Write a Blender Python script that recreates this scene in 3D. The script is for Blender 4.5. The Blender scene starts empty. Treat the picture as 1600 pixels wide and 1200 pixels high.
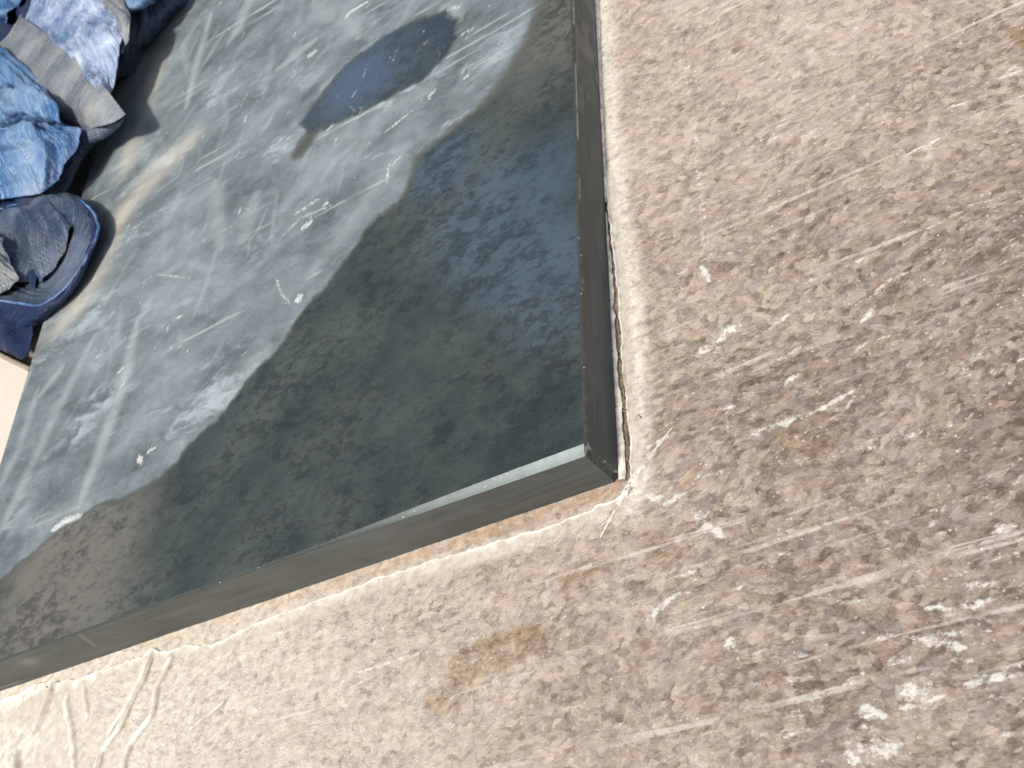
import bpy, bmesh, math, random
import numpy as np
from mathutils import Vector, Matrix, noise as mnoise

# ------------------------------------------------------------------ camera, sky, sun, exposure
S = bpy.context.scene
COL = S.collection
R = math.radians
F_PX = 1934.0
def _ray(x, y):
    v = np.array([x - 800.0, -(y - 600.0), -F_PX]); return v / np.linalg.norm(v)
_Y = _ray(829, -2000); _vB = _ray(-2700, 2000)
_X = -_vB; _X = _X - _Y * _X.dot(_Y); _X /= np.linalg.norm(_X); _Z = np.cross(_X, _Y)
ROT = np.array([_X, _Y, _Z])
CAM = np.array([0.23879, -0.31218, 0.43612])
cd = bpy.data.cameras.new('camera'); cam = bpy.data.objects.new('camera', cd); COL.objects.link(cam)
M4 = Matrix([list(ROT[i]) + [CAM[i]] for i in range(3)] + [[0, 0, 0, 1]])
cam.matrix_world = M4
cd.sensor_fit = 'HORIZONTAL'; cd.sensor_width = 36.0; cd.lens = F_PX / 1600 * 36.0
cd.clip_start = 0.01; cd.clip_end = 100
cd.dof.use_dof = True; cd.dof.focus_distance = 0.60; cd.dof.aperture_fstop = 24
S.camera = cam

SUN_EL, SUN_AZ = R(67), (-.16, -1.0)            # direction towards the sun, on the ground plane
sv = Vector((SUN_AZ[0], SUN_AZ[1], 0)).normalized() * math.cos(SUN_EL); sv.z = math.sin(SUN_EL)
W = bpy.data.worlds.new('World'); S.world = W; W.use_nodes = True
nt = W.node_tree
sky = nt.nodes.new('ShaderNodeTexSky'); sky.sky_type = 'NISHITA'; sky.sun_disc = False
sky.sun_elevation = SUN_EL; sky.sun_rotation = math.atan2(sv.x, sv.y)
sky.air_density = 1.0; sky.dust_density = 5.0; sky.ozone_density = 1.0
bgn = nt.nodes['Background']; bgn.inputs[1].default_value = 0.09
nt.links.new(sky.outputs[0], bgn.inputs[0])
sl = bpy.data.lights.new('sun', 'SUN'); sun = bpy.data.objects.new('sun', sl); COL.objects.link(sun)
sl.energy = 3.0; sl.angle = R(6); sl.color = (1.0, 0.95, 0.86)
sun.rotation_euler = sv.to_track_quat('Z', 'Y').to_euler(); sun.location = (-1, 0, 3)
S.view_settings.view_transform = 'Standard'; S.view_settings.look = 'None'
S.view_settings.gamma = 1; S.view_settings.use_curve_mapping = False
S.view_settings.exposure = 0.31

# ------------------------------------------------------------------ helpers
H = 0.030                                         # slab thickness
rng = np.random.default_rng(7); random.seed(7)
def P(x, y, z=0.0):                               # a point of the photograph, put back on the plane at height z
    d = ROT @ _ray(x, y); t = (z - CAM[2]) / d[2]; return CAM + t * d
def stk(*a): return np.stack(np.broadcast_arrays(*a), -1)
def PP(pts, z=0.0): return np.array([P(a[0], a[1], z)[:2] for a in pts])
def tag(o, label=None, cat=None, group=None, kind=None):
    if label: o['label'] = label
    if cat: o['category'] = cat
    if group: o['group'] = group
    if kind: o['kind'] = kind
    return o
def link(name, me, mat, parent=None):
    o = bpy.data.objects.new(name, me); COL.objects.link(o)
    if mat: me.materials.append(mat)
    if parent: o.parent = parent
    return o
def empty(name, loc=(0, 0, 0)):
    o = bpy.data.objects.new(name, None); COL.objects.link(o); o.location = loc; o.empty_display_size = .02
    return o
def grid_mesh(name, co, smooth=True, attrs=None, wrap=False):
    """co: (n, m, 3) array -> quad mesh with UVs; attrs: dict of (n, m) float arrays"""
    n, m, _ = co.shape
    me = bpy.data.meshes.new(name)
    idx = np.arange(n * m).reshape(n, m)
    if wrap:
        idx2 = np.concatenate([idx, idx[:, :1]], 1)
    else: idx2 = idx
    q = np.stack([idx2[:-1, :-1], idx2[1:, :-1], idx2[1:, 1:], idx2[:-1, 1:]], -1).reshape(-1, 4)
    me.vertices.add(n * m); me.vertices.foreach_set('co', co.reshape(-1).astype(np.float32))
    me.loops.add(q.size); me.loops.foreach_set('vertex_index', q.reshape(-1).astype(np.int32))
    me.polygons.add(len(q)); me.polygons.foreach_set('loop_start', np.arange(0, q.size, 4, dtype=np.int32))
    me.update(calc_edges=True)
    if smooth: me.polygons.foreach_set('use_smooth', np.ones(len(q), bool))
    if attrs:
        for k, v in attrs.items():
            a = me.attributes.new(k, 'FLOAT', 'POINT'); a.data.foreach_set('value', np.broadcast_to(v, (n, m)).reshape(-1).astype(np.float32))
    uv = me.uv_layers.new(name='uv')
    iu, iv = np.meshgrid(np.arange(n) / (n - 1), np.arange(m) / (m - 1), indexing='ij')
    uvv = np.stack([iu.reshape(-1), iv.reshape(-1)], -1)[q.reshape(-1)]
    uv.data.foreach_set('uv', uvv.reshape(-1).astype(np.float32))
    me.validate(); me.update()
    return me
def vnoise(x, y, seed=0):                          # value noise, vectorised
    xi = np.floor(x).astype(np.int64); yi = np.floor(y).astype(np.int64); fx = x - xi; fy = y - yi
    def h(a, b):
        n = (a * 374761393 + b * 668265263 + seed * 1442695041) & 0xffffffff
        n = ((n ^ (n >> 13)) * 1274126177) & 0xffffffff
        return ((n ^ (n >> 16)) & 0xffff) / 65535.0
    sx = fx * fx * (3 - 2 * fx); sy = fy * fy * (3 - 2 * fy)
    return (h(xi, yi) * (1 - sx) + h(xi + 1, yi) * sx) * (1 - sy) + (h(xi, yi + 1) * (1 - sx) + h(xi + 1, yi + 1) * sx) * sy
def fbm(x, y, seed=0, octv=4):
    s = 0; a = .5
    for k in range(octv): s = s + a * vnoise(x * 2 ** k, y * 2 ** k, seed + k * 17); a *= .5
    return s
def facet(x, y, seed=0):                           # flat triangular facets with sharp creases between them
    xi = np.floor(x).astype(np.int64); yi = np.floor(y).astype(np.int64); fx = x - xi; fy = y - yi
    def h(a, b):
        n = (a * 374761393 + b * 668265263 + seed * 1442695041) & 0xffffffff
        n = ((n ^ (n >> 13)) * 1274126177) & 0xffffffff
        return ((n ^ (n >> 16)) & 0xffff) / 65535.0
    a, b, c, d = h(xi, yi), h(xi + 1, yi), h(xi, yi + 1), h(xi + 1, yi + 1)
    return np.where(fx > fy, a + (b - a) * fx + (d - b) * fy, a + (d - c) * fx + (c - a) * fy)
def closed_spline(p, k=8):
    n = len(p); o = []
    for i in range(n):
        a, b, c, d = p[i - 1], p[i], p[(i + 1) % n], p[(i + 2) % n]
        for t in np.linspace(0, 1, k, endpoint=False):
            o.append(.5 * ((2 * b) + (c - a) * t + (2 * a - 5 * b + 4 * c - d) * t * t + (3 * b - a - 3 * c + d) * t ** 3))
    return np.array(o)
def seg_dist(X, Y, pts):
    """distance of every grid point to a polyline, and the position 0..1 along it"""
    best = np.full(X.shape, 1e9); tt = np.zeros(X.shape)
    L = [0]
    for a, b in zip(pts[:-1], pts[1:]): L.append(L[-1] + np.hypot(*(b - a)))
    for k, (a, b) in enumerate(zip(pts[:-1], pts[1:])):
        d = b - a; l2 = max(d @ d, 1e-12)
        t = np.clip(((X - a[0]) * d[0] + (Y - a[1]) * d[1]) / l2, 0, 1)
        dd = np.hypot(X - a[0] - t * d[0], Y - a[1] - t * d[1])
        m = dd < best; best = np.where(m, dd, best); tt = np.where(m, (L[k] + t * math.sqrt(l2)) / L[-1], tt)
    return best, tt
def inside(X, Y, poly):
    r = np.zeros(X.shape, bool); n = len(poly); j = n - 1
    for i in range(n):
        xi, yi = poly[i]; xj, yj = poly[j]
        c = ((yi > Y) != (yj > Y)) & (X < (xj - xi) * (Y - yi) / (yj - yi + 1e-15) + xi)
        r ^= c; j = i
    return r
def signed(X, Y, poly):
    p = np.array(list(poly) + [poly[0]]); d, _ = seg_dist(X, Y, p)
    return np.where(inside(X, Y, poly), d, -d)
def sstep(a, b, x): t = np.clip((x - a) / (b - a), 0, 1); return t * t * (3 - 2 * t)
class Layer:                                       # wear painted where it lies on a surface, in metres
    def __init__(s, X, Y, z): s.X, s.Y, s.z = X, Y, z; s.v = {}
    def get(s, k): return s.v.setdefault(k, np.zeros(s.X.shape))
    def stroke(s, k, px, w, a=1.0, taper=True, soft=.8):
        pts = PP(px, s.z); w = w * .00032; a_ = s.get(k); r = w * 2.5
        lo = pts.min(0) - r; hi = pts.max(0) + r
        i0, i1 = np.searchsorted(s.X[:, 0], [lo[0], hi[0]]); j0, j1 = np.searchsorted(s.Y[0], [lo[1], hi[1]])
        if i1 - i0 < 1 or j1 - j0 < 1: return
        sl_ = (slice(i0, i1), slice(j0, j1)); d, t = seg_dist(s.X[sl_], s.Y[sl_], pts)
        ww = w * (np.sqrt(np.clip(4 * t * (1 - t), 0, 1)) * .75 + .25) if taper else w
        a_[sl_] = np.maximum(a_[sl_], a * (1 - sstep(ww * (1 - soft), ww * (1 + soft), d)))
    def poly(s, k, px, soft=20, a=1.0):
        sd = signed(s.X, s.Y, PP(px, s.z)); soft *= .00032
        s.v[k] = np.maximum(s.get(k), a * sstep(-soft, soft, sd))

# ------------------------------------------------------------------ node helpers
class NT:
    def __init__(s, name):
        s.m = bpy.data.materials.new(name); s.m.use_nodes = True; s.t = s.m.node_tree
        s.b = s.t.nodes['Principled BSDF']; s.out = s.t.nodes['Material Output']
        s.co = s.t.nodes.new('ShaderNodeTexCoord').outputs['Object']
    def n(s, typ, **kw):
        nd = s.t.nodes.new(typ)
        for k, v in kw.items():
            if k == 'inp':
                for i, val in v.items(): s.set(nd.inputs[i], val)
            else: setattr(nd, k, v)
        return nd
    def set(s, sock, val):
        if isinstance(val, bpy.types.NodeSocket): s.t.links.new(val, sock)
        elif isinstance(val, (tuple, list)) and sock.type == 'RGBA' and len(val) == 3: sock.default_value = (*val, 1)
        else: sock.default_value = val
    def math(s, op, a, b=0.0, c=0.0, clamp=False):
        nd = s.n('ShaderNodeMath', operation=op, use_clamp=clamp, inp={0: a, 1: b, 2: c}); return nd.outputs[0]
    def mapr(s, v, a, b, c=0.0, d=1.0, smooth=False):
        nd = s.n('ShaderNodeMapRange', inp={0: v, 1: a, 2: b, 3: c, 4: d})
        if smooth: nd.interpolation_type = 'SMOOTHSTEP'
        return nd.outputs[0]
    def mix(s, f, a, b, mode='MIX'):
        nd = s.n('ShaderNodeMix', data_type='RGBA', blend_type=mode)
        s.set(nd.inputs[0], f); s.set(nd.inputs[6], a); s.set(nd.inputs[7], b); return nd.outputs[2]
    def noise(s, scale, detail=4, rough=.55, vec=None, dist=0.0, col=False):
        nd = s.n('ShaderNodeTexNoise', inp={'Scale': scale, 'Detail': detail, 'Roughness': rough, 'Distortion': dist})
        s.t.links.new(vec if vec else s.co, nd.inputs['Vector']); return nd.outputs[1 if col else 0]
    def voro(s, scale, feature='F1', vec=None, out=0, rnd=1.0):
        nd = s.n('ShaderNodeTexVoronoi', feature=feature, inp={'Scale': scale, 'Randomness': rnd})
        s.t.links.new(vec if vec else s.co, nd.inputs['Vector']); return nd.outputs[out]
    def mapping(s, rot=0.0, scale=(1, 1, 1), vec=None):
        nd = s.n('ShaderNodeMapping', vector_type='POINT'); nd.inputs['Rotation'].default_value = (0, 0, rot)
        nd.inputs['Scale'].default_value = scale; s.t.links.new(vec if vec else s.co, nd.inputs['Vector']); return nd.outputs[0]
    def attr(s, k): return s.n('ShaderNodeAttribute', attribute_name=k).outputs['Fac']
    def ramp(s, f, stops, interp='LINEAR'):
        nd = s.n('ShaderNodeValToRGB'); cr = nd.color_ramp; cr.interpolation = interp
        while len(cr.elements) < len(stops): cr.elements.new(.5)
        for e, (p, c) in zip(cr.elements, stops): e.position = p; e.color = (*c, 1) if len(c) == 3 else c
        s.t.links.new(f, nd.inputs[0]); return nd.outputs[0]
    def bump(s, h, strength=.4, dist=.001, normal=None):
        nd = s.n('ShaderNodeBump', inp={'Height': h, 'Strength': strength, 'Distance': dist})
        if normal: s.t.links.new(normal, nd.inputs['Normal'])
        return nd.outputs[0]
    def warp(s, vec, scale, amt):
        c = s.noise(scale, 3, .5, vec, col=True)
        v = s.n('ShaderNodeVectorMath', operation='SUBTRACT', inp={0: c, 1: (.5, .5, .5)}).outputs[0]
        v = s.n('ShaderNodeVectorMath', operation='SCALE', inp={0: v, 'Scale': amt}).outputs[0]
        return s.n('ShaderNodeVectorMath', operation='ADD', inp={0: vec, 1: v}).outputs[0]
def srgb(r, g, b): return tuple(((c / 255) / 12.92 if c / 255 <= .04045 else ((c / 255 + .055) / 1.055) ** 2.4) for c in (r, g, b))

# direction of the trowel / saw streaks on the stone floor
_d = P(1450, 235) - P(1250, 325); STREAK = math.atan2(_d[1], _d[0])

def mat_stone():
    s = NT('mottled_stone')
    v0 = s.warp(s.co, 9, .03)
    vs = s.mapping(-STREAK, (.74, 1, 1), v0)
    vw = s.warp(vs, 340, .0030)
    n1 = s.noise(290, 8, .74, vw)
    n2 = s.noise(700, 5, .75, vw)
    vc = s.voro(300, 'F1', vw, out=1)
    cell = s.n('ShaderNodeSeparateColor', inp={0: vc}).outputs
    low = s.noise(14, 5, .6, vs)
    k = s.math('ADD', s.math('MULTIPLY', n1, .62), s.math('MULTIPLY', n2, .24))
    k = s.math('ADD', k, s.math('MULTIPLY', cell[0], .13))
    k = s.math('ADD', k, s.math('MULTIPLY', s.math('SUBTRACT', s.noise(85, 6, .7, vs), .5), .24))
    k = s.math('ADD', k, s.math('MULTIPLY', s.math('SUBTRACT', low, .5), .30))
    grime_and_shade = s.attr('grime_and_shade')
    k = s.math('SUBTRACT', k, s.math('MULTIPLY', grime_and_shade, .17))  # darker to the right: trodden dirt plus painted light falloff
    col = s.ramp(k, [(.27, (.12, .088, .064)), (.36, (.22, .170, .130)), (.44, (.35, .285, .228)), (.52, (.475, .398, .325)), (.65, (.64, .56, .475))])
    # hue shifts grain by grain: grey-violet, pink, ochre
    h = s.noise(120, 5, .65, vw, col=True); hs = s.n('ShaderNodeSeparateColor', inp={0: h}).outputs
    col = s.mix(s.mapr(hs[0], .5, .64, 0, .48), col, (.31, .283, .275), 'MIX')
    col = s.mix(s.mapr(hs[1], .52, .7, 0, .45), col, (.50, .36, .26), 'MIX')
    col = s.mix(s.mapr(cell[1], .6, 1, 0, .30), col, (.62, .52, .42))
    # overall hazier and paler where the thin film skin lies on it
    # rust-brown seepage
    st = s.math('MULTIPLY', s.attr('stain'), s.mapr(s.noise(110, 5, .7, vw), .34, .5), clamp=True)
    col = s.mix(s.math('MULTIPLY', st, .85), col, s.mix(s.mapr(n1, .36, .62), (.10, .062, .032), (.38, .27, .155)))
    ru = s.math('MULTIPLY', s.attr('rust'), s.mapr(s.noise(150, 4, .6), .38, .6), clamp=True)
    col = s.mix(s.math('MULTIPLY', ru, .7), col, s.mix(n1, (.28, .15, .07), (.55, .36, .2)))
    # pale sealer haze with painted lower-left brightness, and scraped plaster
    bl = s.math('MULTIPLY', s.attr('bloom_and_light'), s.mapr(n1, .36, .58, .30, 1), clamp=True)
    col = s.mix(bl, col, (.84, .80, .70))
    dn = s.noise(420, 6, .75, vs); dn2 = s.noise(90, 4, .6)
    brk = s.math('ADD', s.math('MULTIPLY', dn, .55), s.math('MULTIPLY', s.noise(170, 5, .7, vs), .45))
    du = s.mapr(s.math('ADD', s.attr('dust'), s.math('MULTIPLY', s.math('SUBTRACT', brk, .5), 5.5)), .58, 1.10)
    du = s.math('MULTIPLY', du, s.mapr(s.attr('dust'), .02, .2), clamp=True)
    # free streaks of plaster dust along the trowel lines
    stv = s.mapping(-STREAK, (.10, 1, 1), s.warp(s.co, 7, .09))
    sn = s.mapr(s.noise(85, 6, .7, stv), .56, .67); sn = s.math('MULTIPLY', sn, s.mapr(dn, .45, .6))
    sn = s.math('MULTIPLY', sn, s.mapr(low, .42, .6, .15, .8))
    col = s.mix(s.math('MULTIPLY', sn, .62), col, (.72, .68, .60))
    col = s.mix(s.math('MULTIPLY', du, .8), col, (.80, .78, .71))
    for (sc, rt, ln) in ((150, STREAK + .05, .018), (170, STREAK - .22, .022), (140, math.radians(88), .012), (160, STREAK + .5, .03)):
        nd = s.noise(sc, 2, .5, s.mapping(-rt, (ln, 1, 1), s.warp(s.co, 3, .02)))
        ls = s.math('MULTIPLY', s.mapr(nd, .68, .72), s.mapr(s.noise(16, 3, .6), .42, .54), clamp=True)
        ls = s.math('MULTIPLY', ls, s.mapr(dn, .36, .5))
        col = s.mix(s.math('MULTIPLY', ls, .55), col, (.74, .70, .63))
    # little white crystals
    cr = s.mapr(s.voro(330, 'F1', s.warp(s.co, 400, .002)), .22, .10); gate = s.mapr(s.noise(35, 3, .6), .5, .62)
    rs = s.mapr(s.n('ShaderNodeSeparateColor', inp={0: s.voro(330, 'F1', s.warp(s.co, 400, .002), out=1)}).outputs[2], .60, .7)
    cr = s.math('MULTIPLY', s.math('MULTIPLY', cr, rs), s.mapr(gate, 0, 1, .25, 1), clamp=True)
    col = s.mix(s.math('MULTIPLY', cr, .8), col, (.85, .82, .76))
    # brown pits
    pt = s.mapr(s.voro(150, 'F1', vw), .16, .06); pr = s.mapr(s.noise(70, 2), .52, .62)
    col = s.mix(s.math('MULTIPLY', s.math('MULTIPLY', pt, pr), .55), col, (.10, .07, .05))
    s.set(s.b.inputs['Base Color'], col)
    rough = s.mapr(n1, .3, .7, .42, .62)
    rough = s.mix(du, rough, (.8, .8, .8)); s.set(s.b.inputs['Roughness'], rough)
    s.b.inputs['IOR'].default_value = 1.45
    b = s.bump(k, .6, .0022); b = s.bump(n2, .5, .0010, b); b = s.bump(s.noise(1100, 3, .7), .35, .0004, b); b = s.bump(s.math('ADD', du, cr), .5, .0005, b)
    s.set(s.b.inputs['Normal'], b)
    return s.m

_e = P(600, 200, H) - P(430, 420, H); SLSTR = math.atan2(_e[1], _e[0])
def mat_slate():
    s = NT('slate_top')
    vs = s.mapping(-SLSTR, (.6, 1, 1), s.warp(s.co, 14, .035))
    big = s.noise(13, 5, .6, s.warp(s.co, 10, .05)); mid = s.noise(34, 8, .68, vs); fine = s.noise(420, 5, .7, s.mapping(-SLSTR, (.5, 1, 1)))
    dm = s.attr('dry')
    dry = s.mapr(s.math('ADD', dm, s.math('MULTIPLY', s.math('SUBTRACT', s.noise(110, 7, .75), .5), .9)), .30, .62, smooth=True)
    rim = s.math('MULTIPLY', s.mapr(dm, .05, .4), s.mapr(dm, .95, .6), clamp=True)   # slow-drying tide line
    # --- dry honed slate with polishing dust
    dustn = s.mapr(s.math('ADD', s.math('MULTIPLY', mid, .55), s.math('MULTIPLY', big, .45)), .38, .62)
    cd_ = s.mix(dustn, (.068, .088, .094), (.205, .250, .272))
    cd_ = s.mix(s.math('MULTIPLY', s.mapr(s.noise(26, 8, .72, s.mapping(-SLSTR, (.45, 1, 1), s.warp(s.co, 20, .03))), .53, .62), s.mapr(s.noise(11, 3), .45, .6)), cd_, (.31, .37, .40))
    cd_ = s.mix(s.mapr(fine, .5, .75, 0, .22), cd_, (.38, .40, .40))
    cd_ = s.mix(s.math('MULTIPLY', s.attr('smear'), s.mapr(mid, .3, .7, .5, 1)), cd_, (.34, .385, .40))
    cd_ = s.mix(s.math('MULTIPLY', s.attr('tan'), s.mapr(s.noise(20, 6, .65, s.mapping(-SLSTR, (.3, 1, 1))), .36, .6, .15, 1)), cd_, (.50, .47, .40))  # sun glare beside the tarpaulin, painted as pale tan
    # hairline scratches
    for (sc, rt, ln) in ((160, SLSTR + .15, .02), (130, SLSTR + 1.2, .03), (190, SLSTR - .5, .025)):
        nd = s.noise(sc, 2, .5, s.mapping(-rt, (ln, 1, 1), s.warp(s.co, 4, .03)))
        ls = s.math('MULTIPLY', s.mapr(nd, .69, .73), s.mapr(s.noise(18, 2), .44, .58), clamp=True)
        cd_ = s.mix(s.math('MULTIPLY', ls, .45), cd_, (.50, .54, .55))
    # --- wet dark slate: brown/green clouds and little cleft flakes
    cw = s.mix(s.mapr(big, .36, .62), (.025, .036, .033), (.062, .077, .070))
    cw = s.mix(s.attr('warm_reflection'), cw, (.150, .142, .120))  # brown reflection of the surroundings, painted in
    cw = s.mix(s.attr('sky_reflection'), cw, (.060, .096, .135))  # blue reflection of the sky, painted in
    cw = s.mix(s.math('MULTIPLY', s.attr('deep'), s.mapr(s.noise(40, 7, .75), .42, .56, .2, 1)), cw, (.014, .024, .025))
    fl = s.noise(105, 9, .78, s.mapping(-SLSTR, (.7, 1, 1)), dist=.1)
    flk = s.math('MULTIPLY', s.mapr(fl, .48, .54), s.mapr(s.noise(19, 6, .65), .44, .54, .10, 1), clamp=True)
    cw = s.mix(s.math('MULTIPLY', flk, .8), cw, s.mix(.72, cw, (.004, .009, .010)))
    pk = s.math('MULTIPLY', s.mapr(s.noise(280, 5, .78, s.mapping(-SLSTR, (.5, 1, 1))), .52, .58), s.mapr(big, .4, .6, .3, 1))
    cw = s.mix(s.math('MULTIPLY', pk, .62), cw, (.012, .018, .020))
    cw = s.mix(s.mapr(fine, .55, .8, 0, .22), cw, (.12, .14, .14))
    col = s.mix(dry, cw, cd_)
    col = s.mix(s.math('MULTIPLY', rim, .75), col, (.075, .082, .070))
    ck = s.mapr(s.math('ADD', s.attr('chalk'), s.math('MULTIPLY', s.math('SUBTRACT', s.noise(520, 5, .75), .5), 3.2)), .30, .85)
    ck = s.math('MULTIPLY', ck, s.mapr(s.attr('chalk'), .03, .25), clamp=True)
    col = s.mix(s.math('MULTIPLY', ck, .72), col, (.66, .70, .69))
    sp = s.mapr(s.voro(160), .085, .04); sp = s.math('MULTIPLY', sp, s.mapr(s.noise(20, 3), .55, .62)); sp = s.math('MULTIPLY', sp, dry)
    col = s.mix(s.math('MULTIPLY', sp, .7), col, (.7, .72, .72))
    s.set(s.b.inputs['Base Color'], col)
    ro = s.mix(dry, s.mapr(s.math('ADD', flk, pk), 0, 1, .33, .5), s.mapr(dustn, 0, 1, .5, .62)); s.set(s.b.inputs['Roughness'], ro)
    b = s.bump(fine, .12, .0004); b = s.bump(s.math('SUBTRACT', 1, s.math('ADD', flk, pk)), .35, .0005, b); b = s.bump(ck, .5, .0004, b)
    s.set(s.b.inputs['Normal'], b)
    return s.m

def mat_side(name, ax, base, hi):
    s = NT(name)
    sc = (.06, 1, 1) if ax == 'x' else (1, .06, 1)
    st = s.noise(260, 5, .6, s.mapping(0, sc)); cl = s.noise(18, 5, .6)
    col = s.mix(s.mapr(st, .35, .68), base, hi)
    col = s.mix(s.mapr(cl, .45, .7, 0, .45), col, tuple(c * 1.35 for c in hi))
    sc2 = s.mapr(s.noise(120, 2, .5, s.mapping(.0, (.05, 1, 1.4) if ax == 'x' else (1, .04, 1.4))), .70, .73)
    col = s.mix(s.math('MULTIPLY', sc2, .45), col, (.30, .33, .34))
    ck = s.mapr(s.noise(300, 5, .7), .66, .72); ck = s.math('MULTIPLY', ck, s.mapr(s.noise(30, 2), .52, .6))
    col = s.mix(s.math('MULTIPLY', ck, .5), col, (.4, .43, .43))
    # splashes of dried slurry
    col = s.mix(s.math('MULTIPLY', s.attr('splash'), .75), col, (.19, .20, .195))
    s.set(s.b.inputs['Base Color'], col); s.b.inputs['Roughness'].default_value = .5; s.b.inputs['Specular IOR Level'].default_value = .35
    s.set(s.b.inputs['Normal'], s.bump(st, .25, .0004))
    return s.m

# ------------------------------------------------------------------ the stone floor
def axis(lo, hi, step, outer):
    a = [lo - x for x in outer[::-1]]; b = [hi + x for x in outer]
    return np.array(a + list(np.arange(lo, hi + 1e-9, step)) + b)
OUT = [.01, .03, .07, .15, .3, .6, 1.2, 2.4, 4]
gx = axis(-.52, .27, .0011, OUT); gy = axis(-.21, .40, .0011, OUT)
GX, GY = np.meshgrid(gx, gy, indexing='ij')
G = Layer(GX, GY, 0)
# white scrape marks, where they lie
scr = [((1088,555),(1110,540),(1135,515),(1160,508),14), ((1165,540),(1200,515),(1235,490),5), ((1355,470),(1385,440),(1420,425),5),
 ((1170,680),(1205,668),(1250,650),9), ((1250,655),(1300,630),(1350,600),6), ((1380,820),(1410,808),9), ((1555,820),(1590,832),12),
 ((1445,950),(1500,952),(1545,940),9), ((1425,998),(1460,1005),(1510,1012),11), ((1510,950),(1560,935),5), ((1370,1000),(1395,990),10),
 ((1385,1040),(1425,1025),9), ((1400,1075),(1440,1085),(1475,1088),16), ((1505,1072),(1545,1060),(1600,1052),8),
 ((1340,1115),(1385,1118),22), ((1320,1180),(1360,1178),(1410,1160),18), ((1315,1070),(1350,1052),7), ((1135,1010),(1150,1005),14),
 ((1010,972),(1040,940),(1062,925),7), ((1085,805),(1130,840),14), ((1035,790),(1075,770),8), ((1095,415),(1110,440),8),
 ((1400,250),(1440,230),(1480,212),5), ((1310,290),(1345,270),5), ((1250,215),(1280,200),6), ((1330,155),(1340,150),9),
 ((1220,600),(1250,585),7), ((1320,640),(1342,610),4), ((1500,915),(1560,912),6), ((1000,770),(1040,778),8), ((600,860),(640,850),5),
 ((520,1085),(540,1060),4), ((1480,600),(1520,585),3), ((1540,130),(1600,110),5), ((1480,170),(1540,148),5), ((1330,415),(1352,402),6),
 ((1120,640),(1150,632),6), ((1010,700),(1045,680),8), ((1045,905),(1090,890),5), ((1370,475),(1345,505),6),((560,1050),(660,1018),4)]
for t in scr: G.stroke('dust', t[:-1], t[-1] * .85, .95, soft=.9)
def swirl(x, y):                                   # direction of the sweep at a pixel
    k = np.clip((y - 300) / 700, 0, 1); return -.5 * (1 - k) + -.12 * k
for k in range(60):                                   # longer thin sweeps
    x = rng.uniform(1020, 1620); y = rng.uniform(-20, 1220); L = rng.uniform(30, 90); sl_ = swirl(x, y) * 1.05 + rng.normal(0, .05)
    G.stroke('dust', [(x - L, y - L * sl_), (x, y + rng.normal(0, 2)), (x + L, y + L * sl_)], rng.uniform(3.0, 4.6), rng.uniform(.4, .7), soft=.95)
for k in range(330):
    x = rng.uniform(980, 1620); y = rng.uniform(-20, 1220)
    if rng.random() < .45: y = rng.uniform(350, 1200); x = rng.uniform(1050, 1620)
    L = rng.gamma(2, 9); sl_ = swirl(x, y) + rng.normal(0, .16)
    pts = [(x - L, y - L * sl_), (x, y + rng.normal(0, 2)), (x + L, y + L * sl_)]
    G.stroke('dust', pts, rng.uniform(2.0, 4.5), rng.uniform(.25, .7))
for k in range(70):
    x = rng.uniform(150, 980); y = 1075 - (x - 0) * .28 + rng.uniform(20, 260)
    L = rng.gamma(2, 6); G.stroke('dust', [(x - L, y + L * .35), (x + L, y - L * .35)], rng.uniform(2.5, 4.5), rng.uniform(.3, .6))
# long straight scratches parallel to the slab
for x0, x1, y0, y1, a in ((1058, 1100, 0, 370, .6), (1070, 1108, 40, 390, .6), (1082, 1102, 150, 420, .7), (1060, 1068, 60, 140, .6), (1125, 1140, 540, 700, .55), (1093,1100,250,420,.6)):
    G.stroke('dust', [(x0, y0), (x1, y1)], 3.6, a, soft=.95)
# brown seep stains and the worn pit marks
G.poly('stain', [(790, 1010), (870, 975), (950, 990), (945, 1020), (860, 1070), (800, 1072), (740, 1105), (700, 1120), (668, 1110), (662, 1085), (700, 1060), (700, 1030)][:0] or
       [(700, 1025), (760, 995), (830, 975), (858, 985), (850, 1015), (790, 1045), (735, 1060), (745, 1085), (715, 1105), (690, 1122), (664, 1105), (662, 1085), (700, 1062)], 7)
G.poly('stain', [(870, 900), (905, 880), (960, 868), (958, 882), (915, 905), (880, 925)], 8, .8)
G.poly('stain', [(1140, 80), (1150, 64), (1170, 62), (1162, 76), (1148, 86)], 3, 1.0)
G.poly('stain', [(1575, 45), (1600, 35), (1620, 60), (1600, 75), (1580, 65)], 6, 1.0)
G.poly('stain', [(1000, 830), (1060, 835), (1070, 870), (1010, 880)], 14, .7)
G.poly('stain', [(180, 900), (1060, 935), (400, 1020)][:0] or [(1200, 660), (1290, 640), (1300, 700), (1230, 730)], 20, .5)
# dirt trodden in to the right-hand side, with light falloff painted darker
g1 = sstep(1050, 1560, 1) * 0
c0 = PP([(1560, 640)])[0]; c1 = PP([(1420, 560)])[0]
d0, _ = seg_dist(GX, GY, PP([(1900, 420), (1600, 620), (1640, 760), (1900, 900)]))
G.v['grime_and_shade'] = np.clip(1.0 - d0 / .27, 0, 1) ** 1.1 * .95 + .25 * np.clip(1 - np.hypot(GX - PP([(1230, 690)])[0][0], GY - PP([(1230, 690)])[0][1]) / .09, 0, 1)
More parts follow.
